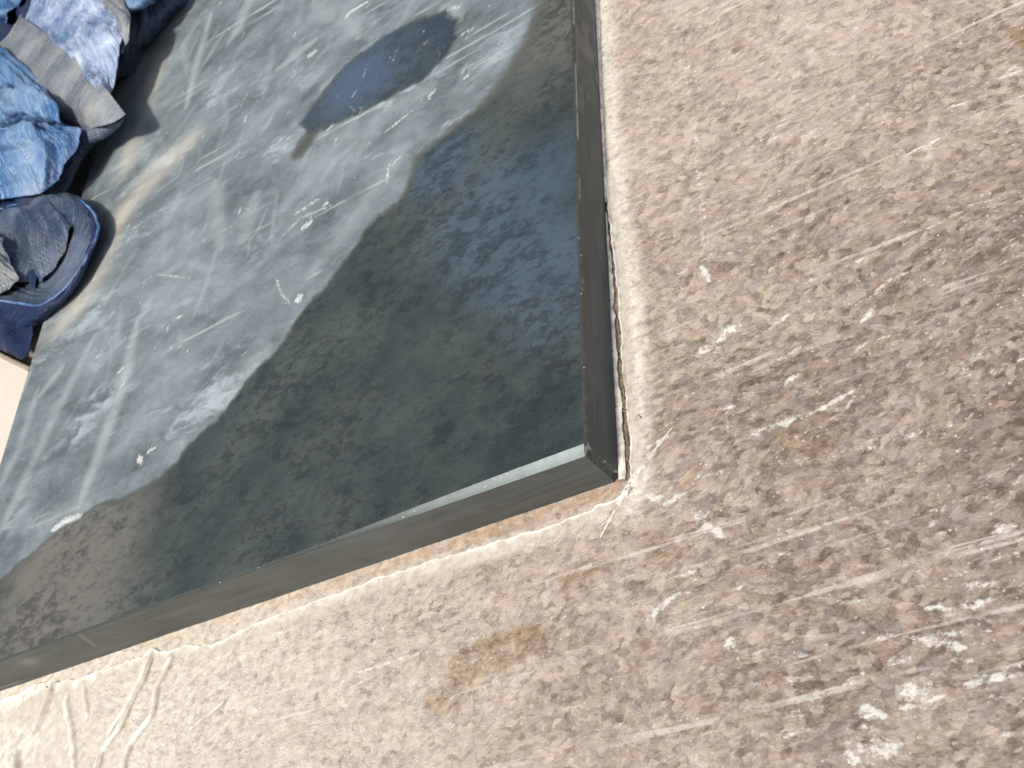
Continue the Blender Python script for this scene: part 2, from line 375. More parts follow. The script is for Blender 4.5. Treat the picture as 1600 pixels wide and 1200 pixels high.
# dried sealer haze close to the slab; sunlit brightness painted to the lower left
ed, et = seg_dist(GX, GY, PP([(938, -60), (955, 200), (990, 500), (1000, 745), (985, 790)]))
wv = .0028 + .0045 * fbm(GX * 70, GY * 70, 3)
G.v['bloom_and_light'] = .8 * (1 - sstep(wv * .2, wv * 2.3, ed)) * (GX > -.002)
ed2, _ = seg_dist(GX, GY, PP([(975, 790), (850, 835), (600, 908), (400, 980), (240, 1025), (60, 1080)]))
G.v['bloom_and_light'] = np.maximum(G.v['bloom_and_light'], .5 * (1 - sstep(.001, .010, ed2)) * (GY < -.004))
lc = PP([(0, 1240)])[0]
G.v['bloom_and_light'] = np.maximum(G.v['bloom_and_light'], .85 * np.clip(1.05 - np.hypot(GX - lc[0], GY - lc[1]) / .36, 0, 1) ** .9)
G.v['rust'] = ((GX < .0) & (GY < 0)) * (1 - sstep(.0045, .009, np.abs(GY))) * 1.0
for k in ('dust', 'stain'): G.get(k)
GZ = .0007 * (fbm(GX * 60, GY * 60, 11) - .5) + .00035 * (fbm(GX * 260, GY * 260, 12, 2) - .5)
GZ = np.where((np.abs(GX) > .6) | (np.abs(GY) > .6), 0, GZ)
GZ += .0004 * np.clip(G.v['dust'], 0, 1)
crk, _ = seg_dist(GX, GY, PP([(948, 340), (962, 420), (966, 520), (974, 620), (981, 720), (985, 760)]))
GZ -= .0020 * (1 - sstep(.0006, .0020, crk))
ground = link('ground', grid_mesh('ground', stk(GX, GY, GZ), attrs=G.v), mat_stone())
tag(ground, 'pinkish brown mottled stone floor with white scrape marks around the slab', 'floor', kind='structure')

# ------------------------------------------------------------------ the slate slab
slab = empty('slate_slab', (-.24, .4, 0))
tag(slab, 'dark blue-grey slate slab with bevelled edge, half wet and half dusty', 'slab')
def child(o):
    o.parent = slab; o.matrix_parent_inverse = Matrix.Translation((.24, -.4, 0)); return o
XL, YB = -.486, 1.5
CR = .0036                                           # corner arris
def ch_b(x):                                         # width of the front chamfer: broad at the corner, thin further on
    x = np.asarray(x, float)
    return .0014 + .0030 * sstep(-.20, -.01, x) + .0003 * (fbm(x * 180, x * 0, 91, 3) - .45) + .0005 * sstep(.62, .74, fbm(x * 110, x * 0, 93, 2))
CHR = .0019
sx = np.concatenate([np.arange(XL, -.004, .0012), [-.004 - 0]]); sy = np.concatenate([np.arange(0, .86, .0012), [.9, 1.0, 1.2, YB]])
# unit grid stretched so its outer edges meet the chamfers exactly
ux = (sx - XL) / (sx[-1] - XL); uy = sy / YB
TX = XL + ux[:, None] * (-CHR - XL) + 0 * uy[None]
yb = ch_b(TX); TY = yb + uy[None] * (YB - yb)
# clip the corner for the arris
cut = TX - TY + CHR                                  # 45 degree corner cut
over = np.clip((TX + CHR) + (.0045 - TY) * .0, None, 0)
T = Layer(TX, TY, H)
# the layer's stroke() needs a regular axis only for speed; here x is regular and y nearly so
T.Y = TY
dry_px = [(-200, 1080), (-60, 960), (0, 905), (70, 850), (130, 803), (210, 768), (262, 738), (300, 692), (350, 642), (378, 602), (432, 550), (475, 480),
               (522, 430), (580, 352), (635, 298), (652, 245), (700, 205), (765, 150), (800, 100), (830, 40), (850, -60), (850, -400), (0, -400), (-250, 200)]
sdd = signed(TX, TY, closed_spline(PP(dry_px, H), 5))
sdd = sdd + .0075 * (fbm(TX * 75, TY * 75, 61) - .47) + .0045 * (fbm(TX * 300, TY * 300, 62, 3) - .44)
fz_ = .0035 + .010 * sstep(.20, .30, TY)               # the tide line blurs towards the far end
T.v['dry'] = sstep(-1, 1, sdd / fz_)
pud = [(470, 192), (488, 166), (508, 140), (538, 104), (570, 78), (605, 55), (650, 33), (692, 20), (714, 32), (708, 62), (692, 92), (662, 122), (614, 150), (568, 172),
       (534, 190), (506, 200), (484, 204)]
sdp = signed(TX, TY, PP(pud, H)); tl_, _ = seg_dist(TX, TY, PP([(495, 195), (468, 236)], H)); T.v['dry'] *= 1 - .62 * (1 - sstep(.004, .012, tl_ + .004 * (fbm(TX * 150, TY * 150, 57) - .5)))
T.v['dry'] *= 1 - sstep(-.005, .003, sdp + .007 * (fbm(TX * 150, TY * 150, 51) - .5))
sm = [([(60, 605), (30, 700), (-20, 800)], 14, .5), ([(150, 520), (90, 640), (20, 790), (-20, 870)], 17, .55), ([(215, 500), (190, 610), (150, 720), (120, 800)], 18, .75),
      ([(330, 20), (310, 90), (290, 170)], 14, .8), ([(395, -20), (375, 40), (355, 70)], 20, .7), ([(350, 50), (300, 130)], 8, .6), ([(560, 60), (540, 20), (580, -30)], 28, .5),
      ([(430, 110), (465, 85), (495, 60)], 14, .75), ([(490, 0), (520, 30)], 26, .6), ([(335, 280), (345, 390)], 22, .5), ([(400, 300), (380, 380)], 22, .45),
      ([(690, 10), (720, 30)], 26, .55), ([(560, 240), (600, 180), (680, 130)], 26, .35), ([(440, 330), (520, 230), (560, 180)], 30, .3), ([(250, 430), (290, 410), (330, 420)], 12, .4),
      ([(470, 450), (560, 330), (640, 220)], 22, .35), ([(340, 640), (420, 540)], 30, .4), ([(60, 820), (140, 790)], 26, .45), ([(0, 930), (80, 850)], 26, .4),
      ([(700, 170), (790, 60)], 30, .25), ([(600, 60), (500, 140)], 14, .25), ([(100, 570), (60, 620)], 12, .7), ([(48, 580), (30, 620), (0, 680)], 10, .8)]
for p, w, a in sm: T.stroke('smear', p, w, a, soft=.95)
for k in range(90):                                  # sweeping rag marks
    x = rng.uniform(120, 760); y = rng.uniform(-10, 640)
    if x + y * .95 > 800 + rng.uniform(-60, 40): continue
    L = rng.uniform(15, 70); a = rng.normal(1.15, .22); dx, dy = math.cos(a) * L, -math.sin(a) * L; c = rng.normal(0, 8)
    T.stroke('smear', [(x - dx, y - dy), (x + c, y), (x + dx, y + dy)], rng.uniform(4, 13), rng.uniform(.15, .5), soft=.95)
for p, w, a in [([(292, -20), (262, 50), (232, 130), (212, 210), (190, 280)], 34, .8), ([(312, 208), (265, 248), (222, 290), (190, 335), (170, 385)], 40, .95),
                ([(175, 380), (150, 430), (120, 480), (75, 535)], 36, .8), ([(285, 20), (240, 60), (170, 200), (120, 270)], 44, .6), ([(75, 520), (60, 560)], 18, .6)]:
    T.stroke('tan', p, w, a, soft=.95)  # streaks of tan glare along the heap, put into the slab colour
for p, w, a in [([(462, 470), (472, 462)], 11, .9), ([(430, 432), (440, 460), (455, 475)], 2.5, .7), ([(215, 722), (222, 715)], 13, .95), ([(228, 708), (244, 698)], 4, .8),
                ([(80, 830), (100, 815), (128, 805)], 8, .9), ([(470, 358), (488, 345)], 9, .8), ([(505, 320), (512, 318)], 7, .8), ([(608, 255), (604, 290)], 3, .8),
                ([(612, 260), (630, 240)], 3.5, .6), ([(600, 208), (645, 172)], 3, .7), ([(668, 152), (680, 140)], 4, .8), ([(540, 30), (545, 20), (575, 2)], 5, .9),
                ([(720, 55), (735, 45)], 3, .7), ([(725, 65), (740, 42)], 3, .6), ([(722, 125), (735, 115)], 4, .7), ([(242, 428), (300, 435)], 2.4, .6),
                ([(222, 460), (225, 440), (240, 427)], 2.4, .5), ([(140, 570), (175, 530)], 2.5, .5), ([(183, 585), (194, 572)], 3.5, .8), ([(275, 500), (285, 492)], 7, .6),
                ([(480, 90), (495, 78)], 8, .7), ([(460, 335), (500, 310)], 5, .6), ([(375, 558), (392, 545)], 2, .4), ([(340, 365), (365, 352)], 3, .4), ([(700, 15), (720, 10)], 8, .5),
                ([(540, 160), (560, 178), (590, 150)], 2.5, .35), ([(440, 370), (470, 340), (520, 320)], 4, .5)]:
    T.stroke('chalk', p, w * 1.15, a)
for k in range(150):
    x = rng.uniform(160, 780); y = rng.uniform(0, 650)
    if x + y * .95 > 830: continue
    a = rng.uniform(.6, 1.4); L = rng.gamma(2, 3); T.stroke('chalk', [(x - math.cos(a) * L, y + math.sin(a) * L), (x + math.cos(a) * L, y - math.sin(a) * L)], rng.uniform(3.0, 4.8), rng.uniform(.3, .8))
for k in range(46):
    x = rng.uniform(190, 760); y = rng.uniform(0, 620)
    if x + y * .95 > 800: continue
    a = rng.uniform(.5, 1.5); L = rng.gamma(2, 7); T.stroke('chalk', [(x - math.cos(a) * L, y + math.sin(a) * L), (x + math.cos(a) * L, y - math.sin(a) * L)], rng.uniform(7, 16), rng.uniform(.12, .28), soft=.98)
# brown and blue clouds: reflected surroundings and sky painted into the wet slate
def cloud(k, px, r, a):
    c = PP([px], H)[0]; d = np.hypot(TX - c[0], TY - c[1]) / (r * .00032) + .5 * (fbm(TX * 25, TY * 25, 5) - .5)
    T.v[k] = np.maximum(T.get(k), a * (1 - sstep(.3, 1.1, d)))
cloud('warm_reflection', (100, 900), 290, .95); cloud('warm_reflection', (850, 40), 190, .6); cloud('warm_reflection', (840, 120), 110, .3)
cloud('sky_reflection', (790, 330), 210, .7); cloud('sky_reflection', (860, 480), 130, .55); cloud('sky_reflection', (690, 260), 110, .7); cloud('sky_reflection', (575, 120), 150, .45); cloud('sky_reflection', (840, 400), 170, .7)
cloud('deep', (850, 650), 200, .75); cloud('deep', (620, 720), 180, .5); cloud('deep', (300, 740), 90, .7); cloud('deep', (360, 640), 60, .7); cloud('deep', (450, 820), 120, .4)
for k in ('smear', 'tan', 'chalk', 'warm_reflection', 'sky_reflection', 'deep'): T.get(k)
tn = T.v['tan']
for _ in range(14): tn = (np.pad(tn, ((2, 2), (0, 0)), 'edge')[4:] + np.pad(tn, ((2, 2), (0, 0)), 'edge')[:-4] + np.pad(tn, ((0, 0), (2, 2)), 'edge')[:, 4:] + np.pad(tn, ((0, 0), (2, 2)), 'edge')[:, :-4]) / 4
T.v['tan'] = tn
TZ = H + .00010 * (fbm(TX * 90, TY * 90, 21) - .5)
TZ[-1, :] = H; TZ[:, 0] = H
# corner arris: pull the last vertices back
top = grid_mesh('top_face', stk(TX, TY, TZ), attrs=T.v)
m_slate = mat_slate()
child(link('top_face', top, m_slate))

m_front = mat_side('slate_front', 'x', (.056, .064, .060), (.096, .104, .098))
m_right = mat_side('slate_right', 'y', (.040, .056, .061), (.078, .100, .106))
# front side (faces -y), from the corner arris to the left
n, m = 420, 26
fx = XL + (-CR * .9 - XL) * np.linspace(0, 1, n)[:, None] + 0 * np.linspace(0, 1, m)[None]
v = np.linspace(0, 1, m)[None]
fzt = H - ch_b(fx) * .75
fz = -.003 + (fzt + .003) * v
fy = .00012 * (fbm(fx * 40, fz * 500, 2) - .5)
sp = np.zeros_like(fx)
F = dict(splash=.8 * (1 - sstep(0, .012, np.hypot((fx + .405) * 1.0, (fz - .02) * 1.6))) + .6 * (1 - sstep(.0008, .0022, np.abs(fx + .352 - (fz - .018) * .3))) * (fz > .012)
         + .35 * (1 - sstep(0, .018, np.hypot(fx + .13, (fz - .022) * 2))))
child(link('side_face', grid_mesh('front_side', stk(fx, fy, fz), attrs=F), m_front))
# right side (faces +x)
n, m = 700, 26
ry = CR * .9 + (YB - CR * .9) * (np.linspace(0, 1, n)[:, None] ** 1.3) + 0 * np.linspace(0, 1, m)[None]
rz = -.003 + (H - CHR * .9 + .003) * v + 0 * ry
rx = .00012 * (fbm(ry * 40, rz * 500, 4) - .5) + 0 * ry
q = fbm(ry * 60, rz * 130, 8)
F = dict(splash=sstep(.235, .25, ry + .03 * (q - .5)) * sstep(.42, .56, q) * 1.0)
child(link('side_face', grid_mesh('right_side', stk(rx, ry, rz), attrs=F), m_right))
# chamfers
def mat_chamfer(name, dark, pale):
    s = NT(name); st = s.noise(300, 5, .65); cl = s.noise(60, 4)
    col = s.mix(s.mapr(st, .3, .7), dark, tuple(c * 1.6 for c in dark))
    pm = s.math('MULTIPLY', s.attr('pale'), s.mapr(cl, .3, .6, .7, 1), clamp=True)
    col = s.mix(pm, col, pale)
    ch = s.math('MULTIPLY', s.mapr(s.noise(500, 3, .7), .66, .7), .7); col = s.mix(ch, col, (.5, .54, .53))
    s.set(s.b.inputs['Base Color'], col); s.b.inputs['Roughness'].default_value = .38
    s.set(s.b.inputs['Normal'], s.bump(st, .3, .0004)); return s.m
m_ch = mat_chamfer('slate_chamfer', (.035, .042, .038), (.26, .31, .31))
m_chr = mat_chamfer('slate_chamfer_right', (.045, .044, .036), (.26, .29, .28))
xs = np.linspace(XL, -CR * .9, 460)[:, None]; vv = np.linspace(0, 1, 5)[None]
chx = xs + 0 * vv; cb = ch_b(chx)
# at the corner the front chamfer's upper line runs to the right chamfer
chx_top = np.where(np.arange(460)[:, None] == 459, -CHR, chx)
chx = chx * (1 - vv) + chx_top * vv
chy = cb * vv - .0003 * np.sin(vv * math.pi); chz = (H - cb * .75) + cb * .75 * vv + .0002 * np.sin(vv * math.pi)
chy = chy + .00008 * (fbm(chx * 900, vv * 3, 6) - .5) * (vv > 0) * (vv < 1)
child(link('chamfer', grid_mesh('chamfer', stk(chx, chy, chz), attrs=dict(pale=sstep(-.17, -.015, chx) * .95)), m_ch))  # pale towards the corner: the edge's reflection painted as colour
ys = (CR * .9 + (YB - CR * .9) * np.linspace(0, 1, 900)[:, None] ** 1.4)
ry2 = ys + 0 * vv; first = (np.arange(900)[:, None] == 0)
ry2 = ry2 * (1 - vv) + np.where(first, ch_b(np.array([[0.0]])), ry2) * vv
rx2 = -CHR * vv + .0002 * np.sin(vv * math.pi); rz2 = H - CHR * .9 * (1 - vv) + .0002 * np.sin(vv * math.pi)
rx2 = rx2 + .0001 * (fbm(ry2 * 900, vv * 3, 9) - .5) * (vv < 1) * (vv > 0)
pale = (vv < .3) * sstep(.5, .62, fbm(ry2 * 60, ry2 * 0, 31)) * .8
child(link('chamfer', grid_mesh('chamfer_right', stk(rx2, ry2, rz2), attrs=dict(pale=pale + 0 * rx2)), m_chr))
# vertical corner arris with tiny chips
n = 80; w = np.linspace(0, 1, n)[:, None]; vv = np.linspace(0, 1, 7)[None]
za = -.003 + (H + .003) * w
ztop_l = H - float(ch_b(np.array(-.003))) * .75; ztop_r = H - CHR * .9
zz = -.003 + ((ztop_l * (1 - vv) + ztop_r * vv) + .003) * w
chip = .0009 * np.clip(fbm(zz * 900, vv * 4, 41) - .55, 0, 1) * 3
ax = -CR * .9 * (1 - vv) - chip * (vv > .1) * (vv < .95); ay = CR * .9 * vv + chip * (vv > .1) * (vv < .95)
ax = ax + 0 * w; ay = ay + 0 * w
child(link('corner_arris', grid_mesh('corner_arris', stk(ax, ay, zz), attrs=dict(pale=((vv > .72) * sstep(.50, .56, fbm(zz * 500, vv * 2, 5)) * .9 + 0 * w))), m_ch))
# little triangular facet where the three edges meet
fb = bmesh.new()
c0 = float(ch_b(np.array(-.003)))
pts = [(-CR * .9, 0, H - c0 * .75), (0, CR * .9, H - CHR * .9), (-CHR, c0, H)]
fb.faces.new([fb.verts.new(p) for p in pts]); me = bpy.data.meshes.new('corner_facet'); fb.to_mesh(me); fb.free()
child(link('corner_facet', me, m_ch))
# left and far sides close the block
fb = bmesh.new()
for qd in ([(XL, 0, -.003), (XL, YB, -.003), (XL, YB, H), (XL, float(ch_b(np.array(XL))), H), (XL, 0, H - float(ch_b(np.array(XL))) * .75)], [(0, YB, -.003), (0, YB, H - CHR * .9), (-CHR, YB, H), (XL, YB, H), (XL, YB, -.003)]):
    fb.faces.new([fb.verts.new(p) for p in qd])
me = bpy.data.meshes.new('back_side'); fb.to_mesh(me); fb.free()
child(link('side_face', me, m_front))

# ------------------------------------------------------------------ puddle left on the slab
def mat_water():
    s = NT('water_film'); s.t.nodes.remove(s.b)
    fr = s.n('ShaderNodeFresnel', inp={'IOR': 1.33}).outputs[0]
    fr = s.math('MULTIPLY', fr, s.attr('depth'))
    gl = s.n('ShaderNodeBsdfGlossy', inp={'Color': (1, 1, 1), 'Roughness': .06}).outputs[0]
    tr = s.n('ShaderNodeBsdfTransparent', inp={'Color': (.93, .95, .95)}).outputs[0]
    mx = s.n('ShaderNodeMixShader', inp={0: fr, 1: tr, 2: gl}).outputs[0]
    s.t.links.new(mx, s.out.inputs['Surface']); return s.m
pp = PP(pud, H)
# closed outline, smoothed and frayed, domed a little
out = closed_spline(pp); cen = PP([(590, 115)], H)[0]
rings = []
for k, f in enumerate(np.linspace(0, 1, 10)):
    jit = .0030 * (fbm(np.arange(len(out)) * .45, np.zeros(len(out)), 3) - .47)[:, None] * f
    c2 = out[:, :] * f + ((out * .25 + cen * .75)) * (1 - f)
    z = H + .00012 + .0006 * (1 - f ** 4)
    rings.append(np.column_stack([c2 + jit, np.full(len(out), z)]))
co = np.array(rings)
dcen = PP([(555, 130)], H)[0]; dd = np.hypot((co[..., 0] - dcen[0]), (co[..., 1] - dcen[1]))
pu = link('puddle', grid_mesh('puddle', co, wrap=True, attrs=dict(depth=.16 + .36 * (1 - sstep(.010, .045, dd)) * (1 - .6 * np.linspace(0, 1, 10)[:, None] ** 3))), mat_water())
# close the middle
bm = bmesh.new(); bm.from_mesh(pu.data); bm.verts.ensure_lookup_table(); bm.faces.new([bm.verts[i] for i in range(len(out))]); bm.to_mesh(pu.data); bm.free()
tag(pu, 'small bluish puddle of water left on the dusty part of the slate', 'puddle')

# ------------------------------------------------------------------ film of dried sealer round the slab
def mat_film():
    s = NT('sealer_film'); a = s.attr('alpha')
    n1 = s.noise(160, 5, .6); n2 = s.noise(40, 3)
    col = s.mix(s.mapr(n1, .35, .65), (.68, .63, .53), (.82, .79, .69)); s.set(s.b.inputs['Base Color'], col)
    s.b.inputs['Roughness'].default_value = .38
    al = s.math('MULTIPLY', a, s.mapr(s.math('ADD', s.math('MULTIPLY', n1, .5), s.math('MULTIPLY', n2, .5)), .35, .6, .55, 1.15), clamp=True)
    s.set(s.b.inputs['Alpha'], al); s.set(s.b.inputs['Normal'], s.bump(n1, .2, .0005))
    return s.m
m_film = mat_film()
def resample(pts, step):
    pts = np.array(pts); d = np.r_[0, np.cumsum(np.hypot(*np.diff(pts, axis=0).T))]; n = max(4, int(d[-1] / step))
    t = np.linspace(0, d[-1], n); return np.column_stack([np.interp(t, d, pts[:, 0]), np.interp(t, d, pts[:, 1])])
def smooth1(a, k=5):
    ker = np.ones(k) / k; p = np.pad(a, ((k // 2, k // 2), (0, 0)), 'edge'); return np.column_stack([np.convolve(p[:, i], ker, 'valid') for i in range(a.shape[1])])
def film_sheet(name, lip_px, width_fn, alpha_fn, lip_h, out_dir, parent, folds=(), seed=1, step=.0006, nv=70, mesh_kind=None):
    lip = smooth1(resample(PP(lip_px, 0), step), 7)
    n = len(lip); u = np.arange(n) * step
    out = np.array(out_dir); out = out / np.hypot(*out)
    jit = .0018 * (fbm(u * 230, u * 0, seed, 3) - .5) + .0016 * (fbm(u * 60, u * 0, seed + 5, 2) - .5)
    lip = lip + out[None] * jit[:, None]
    vs = np.linspace(0, 1, nv) ** 1.6; w = width_fn(lip)
    co = np.zeros((n, nv, 3))
    co[..., :2] = lip[:, None] + out[None, None] * (vs[None, :, None] * w[:, None, None])
    dist = vs[None] * w[:, None]
    lh = lip_h * (.35 + 1.2 * fbm(u * 120, u * 0, seed + 9, 2))[:, None]
    z = .0007 + lh * np.exp(-(dist / .0011) ** 2) + .0004 * fbm(co[..., 0] * 120, co[..., 1] * 120, seed)
    al = alpha_fn(co[..., 0], co[..., 1], dist, w[:, None])
    al = np.maximum(al, .95 * np.exp(-(dist / .0014) ** 2) * (alpha_fn(co[..., 0], co[..., 1], dist * 0, w[:, None]) > .05))
    for fp, fw, fh in folds:
        fh = fh * 1.5
        d, t = seg_dist(co[..., 0], co[..., 1], PP(fp, 0)); ww = fw * .00032
        prof = np.exp(-(d / ww) ** 2); z = z + fh * prof; al = np.maximum(al, prof * .85)
    co[..., 2] = z
    o = link(name, grid_mesh(name, co, attrs=dict(alpha=np.clip(al, 0, 1))), m_film, parent)
    return o
film = empty('sealer_film', (0, 0, 0))
tag(film, 'thin whitish film on the floor beside the slab, wrinkled at lower left', 'film')
low_lip = [(985, 772), (960, 786), (900, 812), (850, 829), (790, 846), (730, 864), (660, 886), (600, 905), (540, 926), (480, 948), (440, 962), (400, 978), (360, 1000), (335, 1010), (290, 1012),
           (262, 1022), (240, 1017), (232, 1028), (190, 1040), (130, 1062), (110, 1066), (96, 1068), (60, 1070), (30, 1088), (-20, 1100), (-120, 1130)]
folds = [([(92, 1062), (75, 1110), (62, 1142), (34, 1172), (28, 1230)], 5, .0030), ([(112, 1066), (104, 1100), (115, 1150), (118, 1230)], 9, .0012),
         ([(243, 1018), (228, 1060), (205, 1105), (190, 1140), (160, 1180), (150, 1230)], 5, .0022), ([(270, 1030), (248, 1075), (240, 1120), (205, 1165), (185, 1230)], 6, .0018),
         ([(232, 1030), (222, 1060), (196, 1110), (170, 1150)], 3.5, .0014), ([(130, 1060), (138, 1120)], 7, .0008), ([(350, 1100), (300, 1140)], 3, .0007), ([(62, 1072), (58, 1078)], 4, .002)]
llc = PP([(0, 1230)])[0]
def al_low(X, Y, d, w):
    r = np.hypot(X - llc[0], Y - llc[1])
    return np.clip(.92 - r / .125, 0, .8) + .55 * (1 - sstep(.001, .012, d)) * (1 - .5 * sstep(-.1, 0, X))
film_sheet('film_skin', low_lip, lambda l: .018 + .10 * sstep(-.15, -.30, l[:, 0]), al_low, .0013, P(600, 1100)[:2] - P(620, 900)[:2], film, folds, seed=3)
right_out = [(948, 270), (952, 322), (957, 360), (963, 410), (968, 470), (973, 530), (979, 600), (985, 660), (988, 710), (990, 765)]
film_sheet('film_skin', right_out, lambda l: np.full(len(l), .009), lambda X, Y, d, w: .6 * (1 - sstep(.0005, .008, d)), .0009, (1, .02), film, seed=8, nv=30)
# the inner lip between slab and crack
inner = [(948, 335), (956, 410), (959, 470), (963, 530), (968, 600), (973, 660), (976, 710), (978, 752)]
li = smooth1(resample(PP(inner, 0), .0006), 7); n = len(li); u = np.arange(n) * .0006
li[:, 0] += .0020 * (fbm(u * 160, u * 0, 77, 3) - .5) + .0006 + .0009 * sstep(.5, .6, fbm(u * 55, u * 0, 71, 2)); nv = 9; vs = np.linspace(0, 1, nv)
co = np.zeros((n, nv, 3)); x0 = .00012
co[..., 0] = x0 + (np.maximum(li[:, 0], x0 + .0006)[:, None] - x0) * vs[None]; co[..., 1] = li[:, 1][:, None]
co[..., 2] = .0006 + .0016 * np.sqrt(np.clip(1 - (vs[None] * 1.1 - .15) ** 2, 0, 1)) * (.7 + .6 * fbm(u * 90, u * 0, 5, 2))[:, None]
for cy in (470, 552, 640, 700):                      # cracks across the lip
    yy = P(960, cy)[1]; co[..., 2] -= .0012 * np.exp(-((co[..., 1] - yy - .0015 * vs[None]) / .0004) ** 2)
link('film_lip', grid_mesh('film_lip', co, attrs=dict(alpha=np.full((n, nv), .96))), m_film, film)
# upper stretch: thin welt hugging the slab
up = [(934, -40), (936, 30), (938, 100), (942, 180), (945, 250), (948, 320)]
li = smooth1(resample(PP(up, 0), .0006), 7); n = len(li); u = np.arange(n) * .0006
li[:, 0] += .0012 * (fbm(u * 200, u * 0, 97, 3) - .4) + .0008
co = np.zeros((n, nv, 3)); co[..., 0] = x0 + (np.maximum(li[:, 0], x0 + .0008)[:, None] - x0) * vs[None]; co[..., 1] = li[:, 1][:, None]
co[..., 2] = .0005 + .0018 * (1 - vs[None] ** 2) * (.6 + .7 * fbm(u * 120, u * 0, 15, 2))[:, None]
link('film_lip', grid_mesh('film_lip', co, attrs=dict(alpha=np.full((n, nv), .95))), m_film, film)
# crack ridge running off the slab corner
rd = smooth1(resample(PP([(938, 842), (955, 812), (972, 780), (985, 758), (1005, 730), (1028, 700), (1052, 668)], 0), .0005), 7)
n = len(rd); u = np.linspace(0, 1, n); tdir = np.gradient(rd, axis=0); tdir /= np.hypot(*tdir.T)[:, None]; nn = np.column_stack([-tdir[:, 1], tdir[:, 0]])
nv = 13; vs = np.linspace(-1, 1, nv); wd = (.0004 + .0022 * np.sin(np.pi * u) ** .8) * (.35 + 1.3 * fbm(u * 30, u * 0, 3, 3))
co = np.zeros((n, nv, 3)); co[..., :2] = rd[:, None] + nn[:, None] * (vs[None, :, None] * wd[:, None, None])
split = np.clip(np.sin(np.pi * u), 0, 1) * sstep(.40, .52, fbm(u * 26, u * 0, 12, 2))
co[..., 2] = .0004 + .0013 * (1 - vs[None] ** 2) * np.sin(np.pi * u)[:, None] ** .5 - split[:, None] * .0026 * np.exp(-((vs[None] - .05) / .22) ** 2)
link('film_ridge', grid_mesh('film_ridge', co, attrs=dict(alpha=.85 * (1 - np.abs(vs[None]) ** 1.7) * np.ones((n, 1)) * (1 - .9 * split[:, None] * np.exp(-((vs[None] - .05) / .2) ** 2)))), m_film, film)
# dark crumbs lodged in the cracks
def mat_crumb():
    s = NT('crumb'); s.set(s.b.inputs['Base Color'], s.mix(s.noise(400, 3), (.10, .07, .045), (.38, .27, .18))); s.b.inputs['Roughness'].default_value = .85; return s.m
bm = bmesh.new()
def crumb(x, y, z, r):
    res = bmesh.ops.create_icosphere(bm, subdivisions=1, radius=r)
    a = rng.uniform(.6, 1.4, 3)
    for v_ in res['verts']:
        v_.co = Vector((v_.co.x * a[0] + x, v_.co.y * a[1] + y, v_.co.z * a[2] * .7 + z)) + Vector(rng.normal(0, r * .15, 3))
line = resample(PP([(944, 262), (950, 325), (955, 360), (960, 410), (965, 470), (969, 530), (974, 600), (979, 660), (983, 720), (986, 755)], 0), .0004)
for p_ in line:
    if vnoise(np.array(p_[1] * 120), np.array(0.0), 5) > .25:
        for _ in range(3): crumb(p_[0] + rng.normal(.0001, .00045), p_[1], rng.uniform(-.0003, .0010), rng.uniform(.0002, .00065))
for (a, b) in (((954, 806), (966, 786)), ((975, 770), (990, 748)), ((996, 742), (1000, 735)), ((1018, 712), (1032, 698)), ((1004, 728), (1012, 718)), ((848, 830), (858, 826)), ((1000, 650), (1002, 655))):
    for p_ in resample(PP([a, b], 0), .0004): crumb(p_[0] + rng.normal(0, .0002), p_[1] + rng.normal(0, .0002), .0009, rng.uniform(.0002, .00045))
for a in ((76, 1074), (72, 1068), (80, 1078), (982, 643)):
    p_ = P(*a); crumb(p_[0], p_[1], .0012, .0009)
me = bpy.data.meshes.new('crumbs'); bm.to_mesh(me); bm.free()
for pl in me.polygons: pl.use_smooth = True
tag(link('crumbs', me, mat_crumb()), 'dark brown crumbs of grit lodged in the cracks along the slab', 'grit', kind='stuff')

# ------------------------------------------------------------------ pale board at the left
bd = bmesh.new()
def board_pt(x, y, z): p_ = P(x, y, z); return (p_[0], p_[1], z)
ZB = .0285
A = P(47, 578, ZB); dY = -1
xr, yt = XL - .0006, float(A[1])
dirx = P(-60, 526, ZB)[:2] - P(46, 577, ZB)[:2]; dirx = dirx / np.hypot(*dirx)
o0 = np.array([xr, yt]); o1 = o0 + dirx * .35; o2 = np.array([o1[0], -.05]); o3 = np.array([xr, -.012])
vb = [bd.verts.new((*q_, 0.0005)) for q_ in (o0, o1, o2, o3)]; vt = [bd.verts.new((*q_, ZB)) for q_ in (o0, o1, o2, o3)]
bd.faces.new(vb); bd.faces.new(vt[::-1])
for i in range(4): bd.faces.new([vb[i], vb[(i + 1) % 4], vt[(i + 1) % 4], vt[i]])
bmesh.ops.recalc_face_normals(bd, faces=bd.faces)
bmesh.ops.bevel(bd, geom=[e for e in bd.edges], offset=.0012, segments=3, affect='EDGES', profile=.6)
me = bpy.data.meshes.new('pale_board'); bd.to_mesh(me); bd.free()
s = NT('pale_board'); nb = s.noise(30, 5, .6); col = s.mix(nb, (.54, .48, .40), (.66, .60, .52)); col = s.mix(s.mapr(s.noise(300, 4, .7), .55, .7, 0, .25), col, (.5, .40, .3))
s.set(s.b.inputs['Base Color'], col); s.b.inputs['Roughness'].default_value = .6; s.set(s.b.inputs['Normal'], s.bump(nb, .2, .001))
board = empty('pale_board', (xr, yt, 0))
tag(board, 'pale cream board butted against the left edge of the slate slab', 'board')
ob = link('panel', me, s.m, board); ob.matrix_parent_inverse = Matrix.Translation((-xr, -yt, 0))
